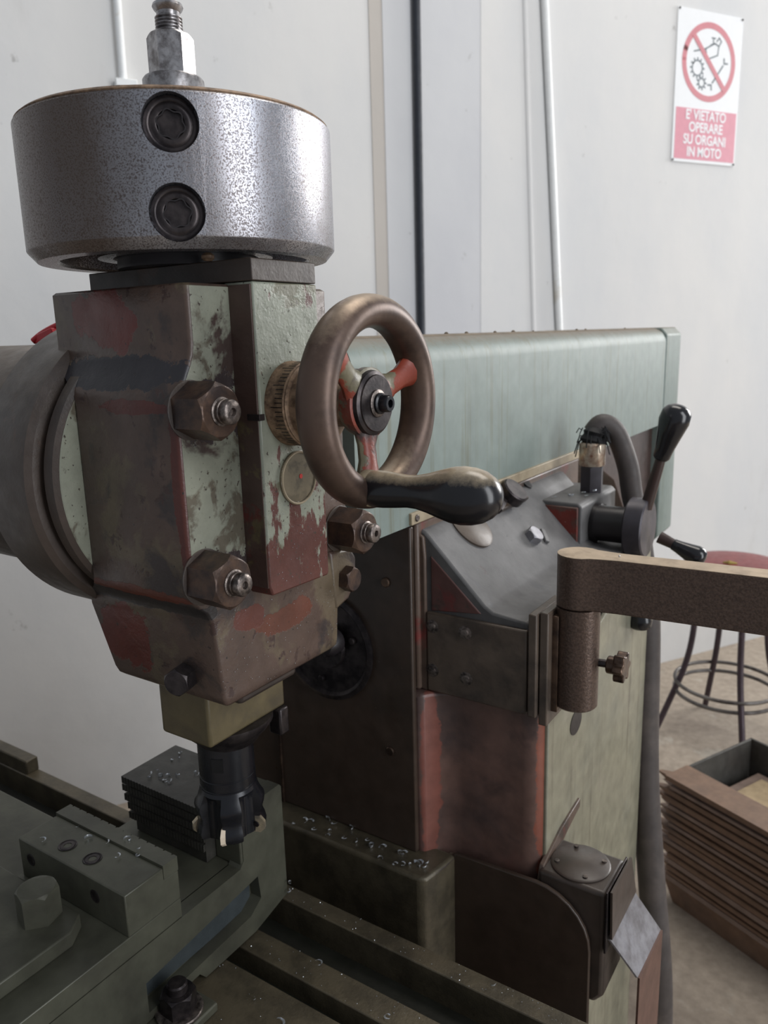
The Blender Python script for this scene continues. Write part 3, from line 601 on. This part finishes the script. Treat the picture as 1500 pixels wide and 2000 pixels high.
def spoke(a):
    c, s_ = math.cos(a), math.sin(a); e = Vector((0, c, s_)); q = Vector((0, -s_, c)); b = B(); rings = []
    for r, w, t, dx in ((10, 20, 7, -4), (22, 14, 6.5, -4), (32, 9.5, 6, -3), (44, 9, 6.5, -1), (54, 12, 7.5, 0), (62, 18, 9, 0)):
        ring = []
        for k in range(12):
            u = 2*math.pi*k/12; ring.append(b.bm.verts.new(P3(WC+Vector((dx, 0, 0))+e*r+q*w*math.cos(u)+Vector((t*math.sin(u), 0, 0)))))
        rings.append(ring)
    for A, C in zip(rings, rings[1:]):
        for k in range(12): b.bm.faces.new((A[k], A[(k+1) % 12], C[(k+1) % 12], C[k]))
    b.bm.faces.new(rings[0]); b.bm.faces.new(rings[-1][::-1]); return b
for a in (22, 142, 262): obj('spoke', spoke(math.radians(a)), 'spoke', hw, label='spoke in chipped red paint')
obj('hub_boss', B().lathe(WR, tuple(WC), X, 48), 'spoke', hw, label='hub boss in chipped red and green paint')
obj('wheel_hub', B().lathe([(0, -16), (20, -16), (24, -6), (25, 0), (24, 3), (21.5, 4.2), (21, 5.4), (9, 5.4), (9, 3), (0, 3)], tuple(WC), X, 56), 'dark_steel', hw, smooth=35)
obj('hub_washer', B().lathe([(0, 0), (10, 0), (10.5, 1), (10.5, 2.4), (9.6, 3), (0, 3)], tuple(WC+Vector((4, 0, 0))), X, 36), 'stud', hw)
obj('hub_screw', B().lathe([(0, 0), (8, 0), (8, 3), (6.6, 4), (6.3, 10), (5.6, 11), (3.2, 11), (3, 7), (0, 7)], tuple(WC+Vector((6, 0, 0))), X, 32), 'black', hw, smooth=50, label='black hub screw')
# handle
HP = Vector((-332, 477, -112)); HD = Vector((1, .02, .012)).normalized()
obj('handle_collar', B().lathe([(0, -6), (12, -6), (14, -3), (14, 2), (13, 4), (0, 4)], tuple(HP), HD, 36), 'brass', hw)
hp = [(0, 3), (13.4, 3), (14, 6), (13.8, 14), (13, 24), (12, 34), (12.4, 42), (14.6, 52), (17.6, 62), (20, 71), (20.8, 79), (20.2, 87), (18.2, 94.5), (14.4, 101), (10, 105), (5, 107), (0, 107.6)]
obj('handle', B().lathe(hp, tuple(HP), HD, 48), 'handle_black', hw, smooth=60, label='glossy black pear-shaped crank handle')
# sight glass
gl = obj('sight_glass', B().lathe([(22.5, -.5), (22.5, 2.0), (21.2, 2.6), (20.2, 2.4), (20, 1.6), (0, 2.2)], (-416, 494, -113), X, 56), 'glass', hd, label='round oil sight glass')
obj('bezel', B().torus(21.4, 1.1, 1.6, (-414.5, 494, -113), X, 64, 10), 'brass', gl)
obj('level_dot', B().cyl(2, (-414.3, 496, -112), X, .8, 14), 'red_dot', gl, label='red dot')
# nose
nb = obj('nose_flange', B().poly_prism([(-488, 441), (-488, 543), (-556, 543), (-556, 448), (-550, 441)], 'z', -356, -292), 'olive', hd, 3, 3, label='olive brown nose block')
obj('seal_plate', B().box(-560, -468, 462, 540, -318, -291), 'oily', hd, 4)
obj('nose_lug', B().box(-500, -484, 530, 543, -384, -356), 'dark_steel', hd, 2)
obj('spindle_nose', B().lathe([(0, 0), (45, 0), (45, -5), (40, -12), (33, -19), (30, -24), (0, -24)], (-523, 496, -355), Z, 56), 'dark_steel', hd)

# ================================================================ CUTTER
ct = thing('milling_cutter', 'black indexable shell milling cutter held in the spindle above the vise', 'cutter', (-523, YC, -496))
obj('arbor', B().lathe([(0, 0), (27, 0), (27, -34), (26.6, -34.5), (26.6, -35.5), (27.2, -36), (27.2, -44), (26.6, -44.5), (26.6, -45.5), (27.3, -46), (27.3, -48), (0, -48)], (-523, YC, -377), Z, 56), 'black', ct, smooth=35)
obj('drive_slot', B().hexa([tuple(Vector((-523, YC, z))+Vector((math.cos(-1.1), math.sin(-1.1), 0))*r+Vector((-math.sin(-1.1), math.cos(-1.1), 0))*w) for z in (-400, -386) for r, w in ((22, -6), (27.3, -5.5), (27.3, 5.5), (22, 6))]), 'black_hole', ct)
body = B()
prof_t = [(-424, 27.4), (-428, 28.4), (-433, 30.5), (-438, 33.5), (-442, 34.4), (-447, 33.6), (-452, 32), (-457, 31.6), (-462, 33.5), (-468, 34.8), (-471, 34.4), (-474, 32)]
rings = []; SEG = 96
for z, r in prof_t:
    ring = []
    for k in range(SEG):
        a = 2*math.pi*k/SEG; rr = r
        if z < -432:
            for g0 in (math.radians(-70), math.radians(4), math.radians(76), math.radians(148), math.radians(220)):
                dlt = (a-g0+math.pi) % (2*math.pi)-math.pi
                if -.50 < dlt < .135: rr = min(rr, 24+abs(dlt+.2)*8)
        ring.append(body.bm.verts.new(P3((-523+rr*math.cos(a), YC+rr*math.sin(a), z))))
    rings.append(ring)
for A, C in zip(rings, rings[1:]):
    for k in range(SEG): body.bm.faces.new((A[k], A[(k+1) % SEG], C[(k+1) % SEG], C[k]))
body.bm.faces.new(rings[0]); body.bm.faces.new(rings[-1][::-1])
obj('cutter_body', body, 'black', ct, smooth=35)
for i, g in enumerate((-70, 4, 76, 148, 220)):
    a = math.radians(g+11); e = Vector((math.cos(a), math.sin(a), 0)); q = Vector((-math.sin(a), math.cos(a), 0)); o = Vector((-523, YC, -466))+e*29-q*1.5
    # insert face looks along -q (tangential); square plate
    b = B(); pts = []
    for k in range(8):
        u = math.radians(22.5+45*k); pts.append((9.6*math.cos(u), 9.6*math.sin(u)))
    b_a = [b.bm.verts.new(P3(o+e*p[0]+Vector((0, 0, p[1])))) for p in pts]; b_b = [b.bm.verts.new(P3(o+e*p[0]*.9+Vector((0, 0, p[1]*.9))+q*4)) for p in pts]
    b.bm.faces.new(b_a); b.bm.faces.new(b_b[::-1])
    for k in range(8): b.bm.faces.new((b_a[k], b_a[(k+1) % 8], b_b[(k+1) % 8], b_b[k]))
    it = obj('carbide_insert', b, 'insert' if i != 0 else 'insert_bright', ct)
    obj('clamp_screw', B().cyl(3, tuple(o-q*.0), -q, 1.2, 14, .4), 'dark_steel', it)

# ================================================================ TABLE
ZT = -660
tb = thing('machine_table', 'long oily dark iron milling table with T slots, running across the bottom', 'machine table', (-600, 420, -900))
XL, XR = -1700, 260
obj('far_rail', B().box(XL, XR, 610, 633, -760, ZT), 'table', tb, 1.5)
obj('trough_floor', B().box(XL, XR, 557, 610, -760, ZT-38), 'table_dark', tb)
obj('slot_strip', B().box(XL, XR, 526, 557, -760, ZT), 'table', tb, 1.5)
obj('slot_floor', B().box(XL, XR, 505, 526, -760, ZT-26), 'table_dark', tb)
obj('slot_strip', B().box(XL, XR, 413, 505, -760, ZT), 'table', tb, 1.5)
obj('slot_floor', B().box(XL, XR, 395, 413, -760, ZT-26), 'table_dark', tb)
obj('slot_strip', B().box(XL, XR, 200, 395, -760, ZT), 'table', tb, 1.5)
obj('end_rail', B().box(XL, -1100, 613, 634, ZT-1, ZT+22), 'table', tb, 2)
obj('table_base', B().box(XL+40, XR-40, 260, 600, -900, -760), 'oily', tb, 4)
kn = thing('machine_knee', 'heavy cast knee carrying the table, mostly below the frame', 'machine knee', (-600, 450, -H))
obj('knee_casting', B().box(-860, -330, 230, 638, -H, -901), 'oily', kn, 10, 3)

# ================================================================ VISE
vs = thing('machine_vise', 'dark steel machine vise clamped to the table below the cutter', 'vise', (-650, 440, -657))
xr = -560
bed = B().poly_prism([(270, -567), (540, -567), (540, -565), (607, -565), (607, -645), (551, -659), (472, -659), (462, -650), (270, -650)], 'x', -740, xr-16)
obj('vise_bed', bed, 'vise', vs, 2)
# outer web with the open pocket in the right side of the bed
def web(out_pts, hole):
    b = B(); f = [b.bm.verts.new(P3((xr, p[0], p[1]))) for p in out_pts]; h = [b.bm.verts.new(P3((xr, p[0], p[1]))) for p in hole]
    f2 = [b.bm.verts.new(P3((xr-18, p[0], p[1]))) for p in out_pts]; h2 = [b.bm.verts.new(P3((xr-18, p[0], p[1]))) for p in hole]
    e = []
    for L_ in (f, h):
        for i in range(len(L_)): e.append(b.bm.edges.new((L_[i], L_[(i+1) % len(L_)])))
    bmesh.ops.triangle_fill(b.bm, edges=e, use_beauty=True)
    for A, C in ((f, f2), (h, h2)):
        for i in range(len(A)): b.bm.faces.new((A[i], A[(i+1) % len(A)], C[(i+1) % len(A)], C[i]))
    return b
obj('side_web', web([(262, -567), (534, -567), (540, -560), (540, -500), (604, -500), (607, -504), (607, -645), (551, -658), (474, -658), (466, -648), (262, -650)],
    [(400, -606), (560, -592), (563, -622), (545, -634), (400, -640)][::-1]), 'vise', vs, 0, smooth=30)
obj('pocket_wall', B().box(xr-17, xr-15, 405, 560, -636, -600), 'recess', vs)
obj('fixed_jaw', B().box(-599.5, xr-1, 537, 605, -567, -501), 'vise', vs, 1.5)
random.seed(11)
for k in range(5):
    z1 = -499.5-k*11; dx = (0, -2, 2, 5, 7)[k]; b = B(); n = 26; y0 = 520+(k % 2)*1.2
    pts = [(-600, 604), (-732+dx, 604), (-732+dx, y0)]
    for i in range(n):
        xa = -732+dx+(i+.5)*(132-dx)/n; pts += [(xa-.9, y0), (xa, y0+1.1), (xa+.9, y0)]
    pts += [(-600, y0)]
    b.poly_prism(pts[::-1], 'z', z1-8.4, z1)
    obj('jaw_plate', b, 'vise_dark', vs, label='serrated dark jaw plate' if k == 0 else None)
obj('jaw_core', B().box(-716, -599.7, 523, 600, -566, -505), 'vise_dark', vs)
jb = obj('movable_jaw', B().poly_prism([(387, -545), (451, -545), (451, -513), (433, -513), (433, -500), (387, -500)], 'x', -729, xr), 'vise', vs, 1.2)
jp = B(); n = 14; pts = [(xr, 433), (-731, 433), (-731, 451)]
for i in range(n):
    xa = -731+(i+.5)*171/n; pts += [(xa-1.5, 451), (xa, 449), (xa+1.5, 451)]
pts += [(xr, 451)]
jp.poly_prism(pts[::-1], 'z', -512.8, -497.5); obj('jaw_facing', jp, 'vise', jb)
for x_, y_ in ((-672, 402), (-632, 402)):
    obj('socket_screw', B().lathe([(9.5, .3), (9, .5), (7.5, -.2), (7, .3), (4, .3), (3.8, -1), (0, -1)], (x_, y_+4, -499.8), Z, 28), 'dark_steel', jb)
for x_ in (-710, -606):
    obj('side_screw', B().lathe([(0, .2), (5, .2), (6, .6), (7, .2), (7, 0)], (x_, 387, -519), (0, -1, 0), 24), 'dark_steel', jb)
obj('jaw_carriage', B().box(-735, xr, 262, 451, -566.5, -545), 'vise', vs, 1)
cpz = obj('clamp_plate', B().poly_prism([(-800, 240), (-596, 240), (-596, 352), (-610, 372), (-800, 372)], 'z', -544.8, -529), 'vise', vs, 1.5, label='grey clamping plate')
obj('back_plate', B().box(-1010, -736, 330, 470, -600, -548), 'vise', vs, 2)
obj('clamp_nut', B().hexnut(20, (-640, 350, -529), Z, 31, .3), 'vise', cpz)
# clamp nut on the slot
hn = thing('clamping_nut', 'oily hexagonal nut with washer holding the vise at the bottom of the picture', 'nut', (-556, 430, -660))
obj('washer', B().lathe([(8, 0), (23, 0), (23.5, 1), (23.5, 3), (22.5, 4), (8, 4)], (-545, 424, -650), Z, 40), 'stud', hn)
obj('foot_block', B().box(-590, -520, 395, 452, -660, -650), 'vise', hn, 2)
obj('hex', B().hexnut(18, (-545, 424, -646), Z, 20, .5), 'dark_steel', hn)
obj('stud', B().cyl(10, (-545, 424, -627), Z, 11, 28, 1.5), 'dark_steel', hn)
obj('table_clamp_strap', B().poly_prism([(-540, 330), (-480, 345), (-478, 402), (-500, 416)], 'z', -659.5, -640), 'vise', None, 2,
    label='dark angled clamp strap on the table, cut by the bottom edge below the nut', cat='clamp')

# ================================================================ SWARF
def shaving(p, size, seed, rise=.3):
    rnd = random.Random(seed); a0 = rnd.uniform(0, 6.28); turn = rnd.uniform(1.5, 4.5); n = 9; pts = []
    for i in range(n):
        t = i/(n-1); a = a0+turn*t; r = size*(.35+.4*t)
        pts.append(Vector(p)+Vector((r*math.cos(a), r*math.sin(a), size*rise*t*rnd.uniform(.6, 1)+.8)))
    w = size*.17; b = B(); prev = None
    for i, q in enumerate(pts):
        u = Vector((0, 0, w)) if seed % 2 else Vector((w*.7, w*.4, w*.5)); u2_ = Vector((w*.25, -w*.2, 0))
        ring = [b.bm.verts.new(P3(q-u)), b.bm.verts.new(P3(q-u*.2+u2_)), b.bm.verts.new(P3(q+u)), b.bm.verts.new(P3(q-u2_))]
        if prev:
            for k in range(4): b.bm.faces.new((prev[k], prev[(k+1) % 4], ring[(k+1) % 4], ring[k]))
        else: b.bm.faces.new(ring[::-1])
        prev = ring
    b.bm.faces.new(prev); return b
def chip(p, size, seed, label, group):
    obj('metal_shaving', shaving(p, size, seed), 'shaving', None, label=label, cat='metal shaving', group=group)
for i, (x_, y_, s_, w_) in enumerate(((-700, 396, 6, 'bent curl on the movable vise jaw, left of its two socket screws'), (-660, 424, 8, 'long curl on the movable vise jaw, touching the left socket screw'),
        (-640, 428, 5, 'small curl on the movable vise jaw, just behind its two socket screws'), (-622, 442, 6, 'tangled curl on the raised facing of the movable vise jaw'),
        (-612, 420, 5, 'bright ring-shaped curl on the movable vise jaw, right of the socket screws'), (-596, 432, 4, 'little curl at the step of the movable vise jaw, nearest its right end'),
        (-690, 430, 3, 'tiny sliver at the left end of the step of the movable vise jaw'), (-602, 438, 4, 'faint curl on the raised facing of the movable jaw, near its right end'))):
    chip((x_, y_, -499 if y_ < 433 else -497), s_, 20+i, w_, 'shavings on the movable jaw')
random.seed(21)
for i in range(16):
    chip((random.uniform(-720, -640), random.uniform(535, 598), -499), random.uniform(3, 7), 50+i, 'bright metal chip in the cluster on the serrated vise jaw', 'shavings on the serrated jaw')
for i in range(26):
    x_ = random.uniform(-640, -440)
    chip((x_, random.uniform(709, 740), -639), random.uniform(5, 9), 90+i, 'bluish bright chip on the flat saddle top behind the table', 'shavings on the saddle')
for i, (x_, y_, w_) in enumerate(((-428, 1098, 'big curled chip at the left corner of the housing top beside the hose fitting'), (-410, 1120, 'curled chip on the housing top, next right of the big curl'), (-400, 1150, 'curled chip against the foot of the hose fitting on the housing'), (-392, 1166, 'curled chip on the housing top, farthest right, behind the hose fitting foot'), (-388, 1130, 'curled chip at the front edge of the housing top below the hose fitting'))):
    chip((x_, y_, -244), 8, 130+i, w_, 'shavings on the housing')
for i, (x_, y_, s_, w_) in enumerate(((-470, 552, 6, 'curl on the back edge of the narrow strip between the slots, near the vise'), (-498, 480, 3, 'tiny curl on the wide table strip close to the vise'), (-455, 470, 9, 'long bright curl on the wide table strip beside the clamp strap'), (-395, 455, 4, 'short bright chip on the wide table strip, right of the long curl'), (-370, 535, 6, 'thin curl on the narrow strip between the slots, away from the vise'), (-300, 625, 5, 'bright sliver on the far rail of the table')))  :
    z_ = ZT+1
    chip((x_, y_, z_), s_, 150+i, w_, 'shavings on the table')
chip((-556, 604, -640), 6, 171, 'bright white chip hanging on the right corner of the vise', None); chip((-553, 606, -628), 5, 173, 'small bright sliver just above the hanging chip on the vise corner', None)
chip((-236, 802, -236), 7, 175, 'dark curl of metal lying on top of the brown bar arm', None)
b = B(); random.seed(33)
for i in range(220):
    x_ = random.uniform(-600, -150); y_ = random.choice((random.uniform(414, 503), random.uniform(527, 556), random.uniform(300, 394), random.uniform(611, 632)))
    r = random.uniform(.3, .8); p = Vector((x_, y_, ZT+.4)); a = random.uniform(0, 6.28)
    v = [b.bm.verts.new(P3(p+Vector((r*math.cos(a+k*2.1), r*math.sin(a+k*2.1), 0)))) for k in range(3)]+[b.bm.verts.new(P3(p+Vector((0, 0, r))))]
    for f in ((0, 1, 3), (1, 2, 3), (2, 0, 3), (2, 1, 0)): b.bm.faces.new([v[k] for k in f])
obj('metal_dust', b, 'shaving', None, kind='stuff', label='fine glittering metal dust on the table', cat='metal dust')
b = B()
for i in range(260):
    t = random.random()
    if t < .45: p = Vector((-437, random.uniform(412, 566), random.uniform(-288, -212)))
    elif t < .75: p = Vector((-415.4, random.uniform(455, 529), random.uniform(-203, -120)))
    else: p = onslope(random.uniform(-440, -385), random.uniform(790, 1060), .3)
    r = random.uniform(.2, .6)
    v = [b.bm.verts.new(P3(p+Vector((0, r*math.cos(k*2.1), r*math.sin(k*2.1))))) for k in range(3)]+[b.bm.verts.new(P3(p+Vector((r, 0, 0))))]
    for f in ((0, 1, 3), (1, 2, 3), (2, 0, 3), (2, 1, 0)): b.bm.faces.new([v[k] for k in f])
obj('metal_flecks', b, 'shaving', None, kind='stuff', label='tiny bright flecks stuck to the oily head and console', cat='metal dust')

# ================================================================ BACKGROUND THINGS
rh = thing('red_handle', 'bright red plastic handle behind the ram at the left edge', 'handle', (-745, 505, 2))
obj('loop', B().tube(smooth_path([(-770, 500, 4), (-758, 505, 12), (-735, 510, 20), (-700, 516, 28), (-690, 520, 20), (-700, 520, 10)]), 3.2, 10), 'red_plastic', rh)
obj('grip_block', B().poly_prism([(-772, 1), (-764, 11), (-738, 17), (-734, 6), (-742, 1)], 'y', 500, 512), 'red_plastic', rh, 1.5)
# stool
SX, SY = -455, 2905
sl = thing('round_stool', 'round stool with torn dark red vinyl seat and metal legs by the wall', 'stool', (SX, SY, -H))
obj('seat', B().lathe([(0, -30), (160, -30), (172, -22), (176, -8), (168, 6), (130, 16), (60, 21), (0, 22)], (SX, SY, -828), Z, 56), 'stool_red', sl, smooth=60)
obj('foam_tear', B().tube([(SX-30, SY-60, -807), (SX-10, SY-64, -805), (SX+15, SY-55, -806)], 7, 8, True, [3, 9, 3]), 'foam', sl, label='yellow foam showing through a tear')
for k, an in enumerate((206, 296, 26, 116)):
    a = math.radians(an); pr = [(118, -856), (122, -980), (132, -1120), (152, -1220), (182, -1310), (245, -1486)]
    obj('leg', B().tube(smooth_path([(SX+r*math.cos(a), SY+r*math.sin(a), z) for r, z in pr], 5), 11, 12), 'stool_leg', sl)
for R, z in ((178, -1272), (178, -1308)):
    obj('foot_ring', B().torus(R, 7, 7, (SX, SY, z), Z, 64, 10), 'stool_ring', sl)
# strips stack and bin
A0 = math.radians(-25.6); U = Vector((math.cos(A0), math.sin(A0), 0)); V_ = Vector((-U.y, U.x, 0)); S0 = Vector((-420, 1955, 0))
def sb(u0, u1, v0, v1, z0, z1, u0b=None, sl_=0):
    q = [S0+U*u0+V_*v0, S0+U*u1+V_*v0, S0+U*u1+V_*v1, S0+U*(u0b if u0b is not None else u0)+V_*v1]
    return B().hexa([(p.x, p.y, z0) for p in q]+[(p.x, p.y, z1) for p in q])
random.seed(17)
ORD = ['lowest', 'second', 'third', 'fourth', 'fifth', 'sixth', 'seventh', 'eighth', 'ninth', 'tenth', 'eleventh', 'twelfth', 'thirteenth', 'fourteenth', 'fifteenth', 'sixteenth', 'topmost']
obj('stack_carton', B().poly_prism([(S0.x+U.x*u+V_.x*v, S0.y+U.y*u+V_.y*v) for u, v in ((44, -28), (560, -28), (560, 26), (44, 26))], 'z', -H, -1424,
    [(S0.x+U.x*u+V_.x*v, S0.y+U.y*u+V_.y*v) for u, v in ((14, -34), (560, -34), (560, 26), (14, 26))]), 'sheet', None, 2, label='brown carton under the ragged stack of sheet strips', cat='carton')
for k in range(17):
    z = -1423+k*18.4; off = random.uniform(-12, 12); vv = random.uniform(-4, 4); hgt = random.uniform(8, 14); tz = random.uniform(-3, 6)
    q = lambda u, v, zz: tuple(S0+U*u+V_*v+Vector((0, 0, zz)))
    f = -42+vv-k*1.2; zb, zt_ = z+.4, z+hgt
    b = B().hexa([q(26+off, f, zb), q(580, f, zb), q(580, 26, zb), q(26+off, 26, zb), q(26+off, f, zt_), q(580, f, zt_), q(580, 26, zt_), q(26+off, 26, zt_)])
    # the ragged end: a bent pointed tongue
    w0 = f+random.uniform(2, 10)
    b.hexa([q(27+off, w0, zb), q(27+off, w0+26, zb), q(-4+off, w0+20, zb+tz+1), q(-8+off, w0+8, zb+tz+1), q(27+off, w0, zt_-1), q(27+off, w0+26, zt_-1), q(-4+off, w0+20, zb+tz+3.5), q(-8+off, w0+8, zb+tz+3.5)])
    nm = ('topmost rust-brown sheet strip of the ragged stack at lower right' if k == 16 else 'lowest sheet strip of the ragged stack, lying on the brown carton' if k == 0 else
          '%s sheet strip counted up from the bottom of the ragged stack at lower right' % ORD[k])
    obj('sheet_strip', b, 'sheet' if k % 3 else 'sheet_grey', None, 0, label=nm, cat='sheet metal', group='sheet strips in the stack at lower right')
bn = thing('storage_bin', 'dark grey open bin behind the stacked sheet strips', 'bin', tuple(S0+U*300+V_*200+Vector((0, 0, -H))))
obj('back_wall', sb(20, 600, 290, 298, -H, -1120), 'bin', bn, 2); obj('side_wall', sb(20, 28, 32, 290, -H, -1120), 'bin', bn, 2)
obj('front_wall', sb(20, 600, 32, 40, -H, -1150), 'bin', bn, 2); obj('bottom', sb(28, 600, 40, 290, -H, -1480), 'bin', bn)
obj('cardboard_sheet', sb(90, 400, 60, 250, -1202, -1198), 'card', None, .5, label='pale cardboard sheet lying in the grey bin at lower right', cat='cardboard')
obj('bin_carton', sb(60, 440, 50, 280, -1479, -1203), 'sheet_grey', None, 3, label='brown carton under the pale cardboard in the grey bin', cat='carton')
for o in bpy.data.objects:
    if '_w' in o: del o['_w']
